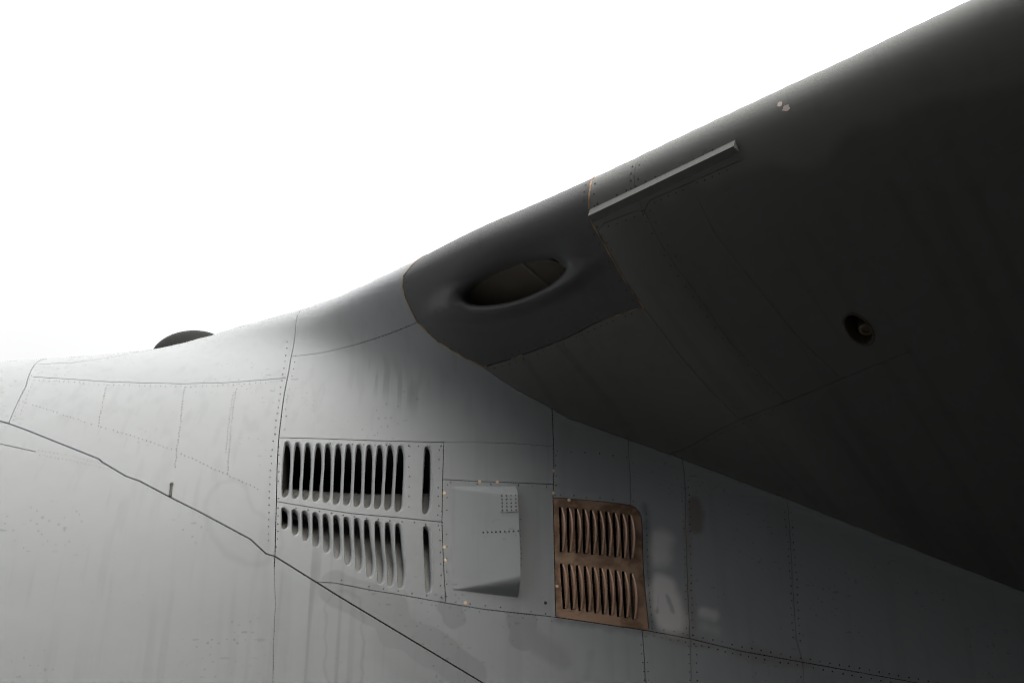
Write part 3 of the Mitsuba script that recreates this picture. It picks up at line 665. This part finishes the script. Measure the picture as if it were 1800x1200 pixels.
# the rest of the skin, beyond the panels that were laid out one by one
V, F = march(lambda X: core_sdf(X, sdf(X) + .005), (-5.8, -5.6, -.4), (7.3, 8.5, 5.9), .085)
cen = V[F].mean(1)
nrm = np.cross(V[F[:, 1]] - V[F[:, 0]], V[F[:, 2]] - V[F[:, 0]])
q = V - SURVEY
zz = q @ E0
ab = np.stack([q @ E1, q @ E2], 1) / np.where(np.abs(zz) < 1e-6, 1e-6, zz)[:, None] * 1000
inside = (zz > 0) & shapely.contains_xy(dom.buffer(-1.5), ab[:, 0], ab[:, 1])
laid = inside[F].all(1) & ((nrm * (cen - SURVEY)).sum(1) < 0)
on_wing = wing_sdf(cen) < np.hypot(cen[:, 1] - YC - FY * cen[:, 0], cen[:, 2] - ZC - FZ * cen[:, 0]) - RAD * 1.08
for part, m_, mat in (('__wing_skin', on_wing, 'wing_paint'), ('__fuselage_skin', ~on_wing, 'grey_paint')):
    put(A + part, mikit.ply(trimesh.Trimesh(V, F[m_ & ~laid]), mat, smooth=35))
drain = shapely.Polygon(smooth_ring(D['drain'], 1.0))
pieces = [g for g in shapely.get_parts(dom.difference(net)) if g.area > 12]
pieces = [g.simplify(.05) for g in pieces]
SPEC = {k: shapely.Point(v) for k, v in D['pts'].items()}
grille_piece = None
joint = np.array(D['seams']['joint'][1:] )
joint_full = np.vstack([np.array(D['seams']['orange'][1:]), joint])
wing_zone = shapely.Polygon(np.vstack([joint_full, [[900, 900], [-60, 900]]])).buffer(0)
print('pieces', len(pieces))
special = {}
for g in sorted(pieces, key=lambda g: -g.area):
    hit = [k for k, q in SPEC.items() if g.contains(q)]
    c = g.representative_point()
    lift = float(rng.uniform(-.0006, .0008))
    if hit:
        special[hit[0]] = g
        if hit[0] == 'lv_up':
            key = sheet(g, 6, lift, rolled=[smooth_ring(q, .9) for q in D['slots_up']]).put(A + '__louvre_panel', 'cover_paint', 'grey louvre panel with a row of tall open slots, the upper of two')
        elif hit[0] == 'lv_lo':
            key = sheet(g, 6, lift, rolled=[smooth_ring(q, .9) for q in D['slots_lo']]).put(A + '__louvre_panel', 'grey_paint', 'grey louvre panel whose slots grow longer to the right, the lower of two')
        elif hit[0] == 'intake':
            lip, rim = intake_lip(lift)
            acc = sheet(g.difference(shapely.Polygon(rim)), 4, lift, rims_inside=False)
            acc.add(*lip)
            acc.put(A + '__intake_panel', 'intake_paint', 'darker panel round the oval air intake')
        elif hit[0] == 'grille':
            grille_piece = g
        else:
            sheet(g, 7, lift).put(A + '__access_panel', 'cover_paint')
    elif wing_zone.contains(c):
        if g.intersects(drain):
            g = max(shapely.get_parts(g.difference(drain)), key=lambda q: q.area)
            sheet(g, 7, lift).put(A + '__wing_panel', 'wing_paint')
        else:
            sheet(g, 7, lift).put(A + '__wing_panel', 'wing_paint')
    else:
        sheet(g, 7, lift).put(A + '__fuselage_panel', 'grey_paint')
print('special', sorted(special))

# ------------------------------------------------------------------ louvre ducts behind the slots
def duct(slots, depth_top, top_of):
    """Sloping duct floor behind each slot: near the skin at its lower end, deep at its upper end."""
    for s in slots:
        r = np.array(s); x0, x1, y0, y1 = r[:, 0].min(), r[:, 0].max(), r[:, 1].min(), r[:, 1].max()
        yt = y0 + (y1 - y0) * top_of
        acc = Acc(); n = 7
        lo = np.array([[x0 - 1.6, y0 - 1.5], [x1 + 2.2, y0 - 1.5]]); hi = np.array([[x0 - 1.6, yt], [x1 + 2.2, yt]])
        rows = []
        for i in range(n):
            t = i / (n - 1)
            ab = lo + (hi - lo) * t
            P, N = surf(ab)
            rows.append(P - N * (.017 + (depth_top - .017) * t ** 1.3))
        P, N = surf(lo); side = [P - N * .017]
        v, f = strip([np.array(q) for q in rows], closed=False)
        acc.add(v, f, smooth=60)
        yield acc


for acc in duct(D['slots_up'], .16, .55):
    acc.put(A + '__louvre_panel__duct_plate', 'duct_metal')
for acc in duct(D['slots_lo'], .10, 1.02):
    acc.put(A + '__louvre_panel_001__duct_plate', 'duct_metal')

# ------------------------------------------------------------------ rusty exhaust grille
gu, gl = [np.array(q) for q in D['grille_up']], [np.array(q) for q in D['grille_lo']]
pitch = float(np.mean([gu[i + 1][0][0] - gu[i][0][0] for i in range(9)]))


def slot_ring(a, b, w):
    """A narrow slot with rounded ends from a to b (its left edge), w wide."""
    r = w / 2
    line = shapely.LineString([a + [r, -r], b + [r, r]])
    return resample(np.asarray(line.buffer(r, quad_segs=5).exterior.coords)[:-1], .8)


def fin(a, b, w, pitch, H):
    """A pressed louvre: a hood that rises from the plate behind the slot and leans over it."""
    nu, nv = 15, 8
    t = np.linspace(0.02, .98, nu)
    bow = np.sin(math.pi * t) ** .7
    base = a[None] + (b - a)[None] * t[:, None]
    rows = []
    for j in range(nv):
        s = j / (nv - 1)
        x = w * .72 + pitch * .17 * bow * (1 - s) + (pitch * .28 + pitch * .40 * bow) * s
        h = H * bow * math.sin(math.pi * (.20 + .80 * s)) ** .8
        P, N = surf(np.stack([base[:, 0] + x, base[:, 1]], 1), .002)
        rows.append(P + N * (h[:, None] - .0006))
    v, f = strip(rows, closed=False)
    acc = Acc(); acc.add(v, f[:, ::-1], smooth=60)
    # the sheet's own thickness under the hood
    v2 = v.copy(); 
    inner = np.vstack([r - surf(np.stack([base[:, 0], base[:, 1]], 1))[1] * .0016 for r in rows])
    acc.add(inner, f, smooth=60)
    e, ef = strip([rows[0], inner[:nu]], closed=False)
    acc.add(e, ef, smooth=60)
    return acc


W = pitch * .36
if grille_piece is not None:
    plate = grille_piece
    slots = [slot_ring(q[0], q[1], W) for q in gu + gl]
    plate = plate.difference(shapely.union_all([shapely.Polygon(s) for s in slots]))
    plate = max(shapely.get_parts(plate), key=lambda q: q.area)
    sheet(plate, 5, .002, thick=.009).put(A + '__rusty_grille', 'rust', 'rust brown grille plate with two rows of pressed louvres')
    for q in gu + gl:
        fin(q[0], q[1], W, pitch, .021).put(A + '__rusty_grille__louvre', 'copper_fin')

# ------------------------------------------------------------------ hinged scoop on the access panel
TL, TR, BR, BL = (np.array(q) for q in D['scoop'])


def scoop_point(u, v):
    u, v = np.broadcast_arrays(np.asarray(u, float), np.asarray(v, float))
    uu, vv = u[..., None], v[..., None]
    ab = (TL * (1 - uu) + TR * uu) * (1 - vv) + (BL * (1 - uu) + BR * uu) * vv
    P, N = surf(ab.reshape(-1, 2))
    v0 = 1 - .185 * u
    low = np.clip((1 - v) / np.maximum(1 - v0, .004), 0, 1)
    low = np.sin(low * math.pi / 2) ** 1.15
    hi = np.sin(np.clip(v / (.03 + .10 * u), 0, 1) * math.pi / 2)
    edge = np.sin(np.clip(u / .05, 0, 1) * math.pi / 2)
    h = (.0008 * edge + .060 * u ** 1.25) * low * hi
    return P.reshape(*u.shape, 3), N.reshape(*u.shape, 3), h


nu, nv = 42, 64
vs = np.r_[np.linspace(0, .08, 10)[:-1], np.linspace(.08, .78, 24)[:-1], np.linspace(.78, 1, nv - 32)]
U_, V_ = np.meshgrid(np.linspace(0, 1, nu), vs, indexing='ij')
P, N, h = scoop_point(U_, V_)
Pt = P + N * (h[..., None] + .0004)
acc = Acc()
v, f = strip([Pt[i] for i in range(nu)], closed=False)
acc.add(v, f, smooth=55)
inn = Pt - N * np.minimum(.0022, h[..., None])
v2, f2 = strip([inn[i] for i in range(nu)], closed=False)
acc.add(v2, f2[:, ::-1], smooth=55)
e, ef = strip([Pt[-1], inn[-1]], closed=False)
acc.add(e, ef, smooth=60)
acc.put(A + '__access_panel__scoop', 'cover_paint', 'raised grey scoop, open at its aft edge')
# doubler plate and its rivets on the scoop
du, dv = np.linspace(.735, .992, 8), np.linspace(.098, .262, 8)
U_, V_ = np.meshgrid(du, dv, indexing='ij')
P, N, h = scoop_point(U_, V_)
Pt = P + N * (h[..., None] + .0035)
acc = Acc()
v, f = strip([Pt[i] for i in range(8)], closed=False); acc.add(v, f, smooth=50)
edge = np.vstack([Pt[:, 0], Pt[-1, 1:], Pt[-2::-1, -1], Pt[0, -2:0:-1]])
ne = np.vstack([N[:, 0], N[-1, 1:], N[-2::-1, -1], N[0, -2:0:-1]])
v, f = strip([edge, edge - ne * .004]); acc.add(v, f, smooth=30)
acc.put(A + '__access_panel__doubler_plate', 'cover_paint', 'small riveted patch plate on the scoop')
U_, V_ = np.meshgrid(np.linspace(.77, .965, 4), np.linspace(.115, .245, 5), indexing='ij')
P, N, h = scoop_point(U_.ravel(), V_.ravel())
v, f = buttons(None, .0028, .0016, P=P + N * (h[:, None] + .0035), N=N)
acc = Acc(); acc.add(v, f, smooth=40)
P, N, h = scoop_point(np.linspace(.48, .985, 9), np.linspace(.445, .432, 9))
v, f = buttons(None, .0034, .0022, P=P + N * h[:, None], N=N)
acc.add(v, f, smooth=40)
acc.put(A + '__access_panel__rivet', 'rivet_dirt', kind='stuff')

# ------------------------------------------------------------------ air intake screen
def rod(a, b, r, n=5):
    a, b = np.asarray(a, float), np.asarray(b, float)
    d = (b - a) / np.linalg.norm(b - a)
    x = np.cross(d, INL_N); x /= np.linalg.norm(x); y = np.cross(d, x)
    t = np.arange(n) * 2 * math.pi / n
    ring = r * (np.cos(t)[:, None] * x + np.sin(t)[:, None] * y)
    return strip([a + ring, b + ring])


acc = Acc()
IC = INL_P - .020 * INL_1 - .003 * INL_2 - .050 * (INL_N + SH1 * INL_1 + SH2 * INL_2)
ra, rb = .25, .076
for i in np.arange(-ra + .004, ra, .0062):
    hgt = rb * math.sqrt(max(0, 1 - (i / ra) ** 2))
    if hgt > .004:
        v, f = rod(IC + i * INL_1 - hgt * INL_2, IC + i * INL_1 + hgt * INL_2, .0012, 4); acc.add(v, f, smooth=True)
for j in np.arange(-rb + .004, rb, .0062):
    wid = ra * math.sqrt(max(0, 1 - (j / rb) ** 2))
    if wid > .004:
        v, f = rod(IC + j * INL_2 - wid * INL_1, IC + j * INL_2 + wid * INL_1, .0012, 4); acc.add(v, f, smooth=True)
acc.put(A + '__intake_panel__wire_screen', 'steel_wire', 'fine wire screen inside the oval intake', 'stuff')
v, f = rod(IC + .13 * INL_1 - .075 * INL_2 + .004 * INL_N, IC + .085 * INL_1 + .078 * INL_2 + .004 * INL_N, .004, 8)
acc = Acc(); acc.add(v, f, smooth=True); acc.put(A + '__intake_panel__screen_bar', 'bar_metal')

# ------------------------------------------------------------------ angle strip below the leading edge
a, c = along(D['stripA'], 14), along(D['stripC'], 14)
n = min(len(a), len(c)); a, c = resample(D['stripA'], 100, False), resample(D['stripC'], 100, False)
k = np.linspace(0, 1, 18)[:, None]
PA = np.stack([np.interp(k[:, 0], np.linspace(0, 1, 4), np.array(D['stripA'])[:, i]) for i in (0, 1)], 1)
PC = np.stack([np.interp(k[:, 0], np.linspace(0, 1, 4), np.array(D['stripC'])[:, i]) for i in (0, 1)], 1)
P1, N1 = surf(PA); P2, N2 = surf(PC)
apex = P1 * .62 + P2 * .38 + (N1 + N2) * .5 * .019
ridge = apex + (P1 - P2) * .03
rows = [P1 - N1 * .002, P1 + N1 * .0015, ridge, apex, P2 + N2 * .0015, P2 - N2 * .002]
acc = Acc()
for i in range(5):
    v, f = strip([rows[i], rows[i + 1]], closed=False); acc.add(v, f, smooth=30)
for e, s in ((0, 1), (-1, -1)):
    v = np.array([r[e] for r in rows]); f = np.array([[0, i, i + 1] for i in range(1, 5)])
    acc.add(v, f[:, ::s], smooth=False if False else 20)
acc.put(A + '__stall_strip', 'wing_paint', 'long wedge shaped strip fixed under the leading edge')

# ------------------------------------------------------------------ drain port in the wing underside
r = smooth_ring(D['drain'], 1.5)
P, N = surf(r); Nm = N.mean(0); Nm /= np.linalg.norm(Nm); cen = P.mean(0)
acc = Acc()
v, f = strip([cen + (P - cen) * 1.10 + Nm * .0005, cen + (P - cen) * 1.08 + Nm * .003, cen + (P - cen) * .97 + Nm * .003, cen + (P - cen) * .94 - Nm * .002, cen + (P - cen) * .92 - Nm * .062])
acc.add(v, f, smooth=40)
acc.put(A + '__drain_port', 'port_brown', 'round dark port with a brass fitting inside, in the wing underside')
ax = Nm * .9 + INL_1 * .25; ax /= np.linalg.norm(ax)
down = surf(np.array([[np.array(D['drain'])[6]]]).reshape(1, 2))[0][0] - cen
pc = cen + down * .38 - Nm * .045
x, y = frame(ax[None]); x, y = x[0], y[0]
t = np.arange(20) * 2 * math.pi / 20
ring = np.cos(t)[:, None] * x + np.sin(t)[:, None] * y
acc = Acc()
v, f = strip([pc + ring * .021, pc + ring * .021 + ax * .030, pc + ring * .018 + ax * .034, pc + ring * .012 + ax * .034, pc + ring * .011 + ax * .026, pc + ring * .0005 + ax * .026])
acc.add(v, f, smooth=30)
acc.put(A + '__drain_port__brass_fitting', 'brass_old')

# ------------------------------------------------------------------ dome on the far side of the spine
s = trimesh.creation.icosphere(4)
fd = np.array([1, FY, FZ]); fd /= np.linalg.norm(fd)
cd = np.array(D['dome']) + [.03, 0, -.05]
ud = np.array([0, 0, 1.0]) - fd * fd[2]; ud /= np.linalg.norm(ud)
M = np.stack([fd * .18, np.cross(ud, fd) * .09, ud * .125], 1)
vv = s.vertices.copy()
put(A + '__dome_fairing', mikit.ply(trimesh.Trimesh(vv @ M.T + cd, s.faces), 'dome_black', smooth=True), 'black dome showing above the fuselage spine')

# ------------------------------------------------------------------ sealant showing in the seams round the intake panel
def bead(pts, w, h, keep, label=None):
    p = along(pts, 2.0)
    p = p[shapely.contains_xy(dom.buffer(-3), p[:, 0], p[:, 1])]
    q = np.gradient(p, axis=0); q /= np.linalg.norm(q, axis=1, keepdims=True); q = np.stack([-q[:, 1], q[:, 0]], 1)
    P, N = surf(p)
    S, _ = surf(p + q); S = S - P; S /= np.linalg.norm(S, axis=1, keepdims=True)
    wob = 1 + .5 * (meshkit.noise(P * 60, 4) - .5)
    on = meshkit.noise(P * 14, 9) < keep
    rows = np.stack([P - S * w * wob[:, None] - N * .002, P - S * w * .6 * wob[:, None] + N * h, P + S * w * .6 * wob[:, None] + N * h, P + S * w * wob[:, None] - N * .002], 1)
    i = 0
    while i < len(p) - 1:                                  # every unbroken run of sealant is a piece of its own
        j = i
        while j < len(p) - 1 and on[j]:
            j += 1
        if j > i + 1:
            acc = Acc()
            v, f = strip([rows[i:j + 1, q] for q in range(4)], closed=False)
            acc.add(v, f, smooth=70)
            acc.put(A + '__sealant_bead', 'sealant', label)
        i = max(j, i + 1)


bead(D['seams']['orange'][1:], .0024, .0012, .97, 'tan sealant line along the curved front edge of the intake panel')
bead(D['seams']['pan_right'][1:], .0026, .0012, .97, 'tan sealant line along the straight outboard edge of the intake panel')
bead(D['seams']['pan_bot'][1:], .0022, .0010, .55)

# ------------------------------------------------------------------ fasteners
groups = {'rivet_dirt': [], 'rivet_faint': [], 'rivet_wing': []}
zone = shapely.union_all([shapely.Polygon(smooth_ring(q, 2)).buffer(2) for q in D['slots_up'] + D['slots_lo']] + [shapely.LineString(D['seams']['black'][1:]).buffer(1.5)])
for row in D['rows']:
    kind, step, rad = row[:3]
    p = along(row[3:], step)
    p = p + rng.normal(0, .28, p.shape)
    p = p[rng.random(len(p)) > .06]
    p = p[shapely.contains_xy(dom.buffer(-2), p[:, 0], p[:, 1])]
    p = p[~shapely.contains_xy(zone, p[:, 0], p[:, 1])]
    if not len(p):
        continue
    v, f = buttons(p, rad * .001 * rng.uniform(.85, 1.15, len(p)), .0011)
    name = 'rivet_wing' if kind == 'w' else 'rivet_faint' if rad < 2.5 else 'rivet_dirt'
    groups[name].append((v, f))
for name, blocks in groups.items():
    acc = Acc()
    for v, f in blocks:
        acc.add(v, f, smooth=40)
    acc.put(A + ('__wing_rivet' if name == 'rivet_wing' else '__fuselage_rivet'), name, kind='stuff')
for i, ab in enumerate(D['screws']):
    v, f = buttons(np.array([ab]), .0056 if i < 9 else .0052, .0016, sides=10, lift=.002 if i in (8, 9) else 0)
    acc = Acc(); acc.add(v, f, smooth=40)
    if i < 10:
        acc.put(A + '__bare_screw', 'bare_screw')
    else:
        acc.put(A + '__hole_disc', 'hole_black', 'black disc in place of a small dark hole below the scoop')  # raised black disc colours in a small dark hole
v, f = [], []
pp = resample(D['pin'], 3, False)
P, N = surf(pp)
v, f = rod(P[0] + N[0] * .003, P[-1] + N[-1] * .003, .0042, 8)
acc = Acc(); acc.add(v, f, smooth=True)
v, f = buttons(np.array(D['pin'][:1]), .0058, .009, sides=9); acc.add(v, f, smooth=40)
acc.put(A + '__latch_pin', 'rivet_dirt', 'small dark pin standing on the black seam')
for ab, rad in zip(D['chips'], (.0062, .0078)):
    P, N = surf(np.array([ab])); x, y = frame(N); t = np.arange(11) * 2 * math.pi / 11
    rr = rad * rng.uniform(.6, 1.15, 11)[:, None]
    ring = P + rr * (np.cos(t)[:, None] * x * 1.3 + np.sin(t)[:, None] * y)
    acc = Acc()
    v, f = strip([ring - N * .001, ring + N * .0005, P + (ring - P) * .02 + N * .0006])
    acc.add(v, f, smooth=20); acc.put(A + '__paint_chip', 'chip_primer', 'pale chip in the paint of the leading edge')
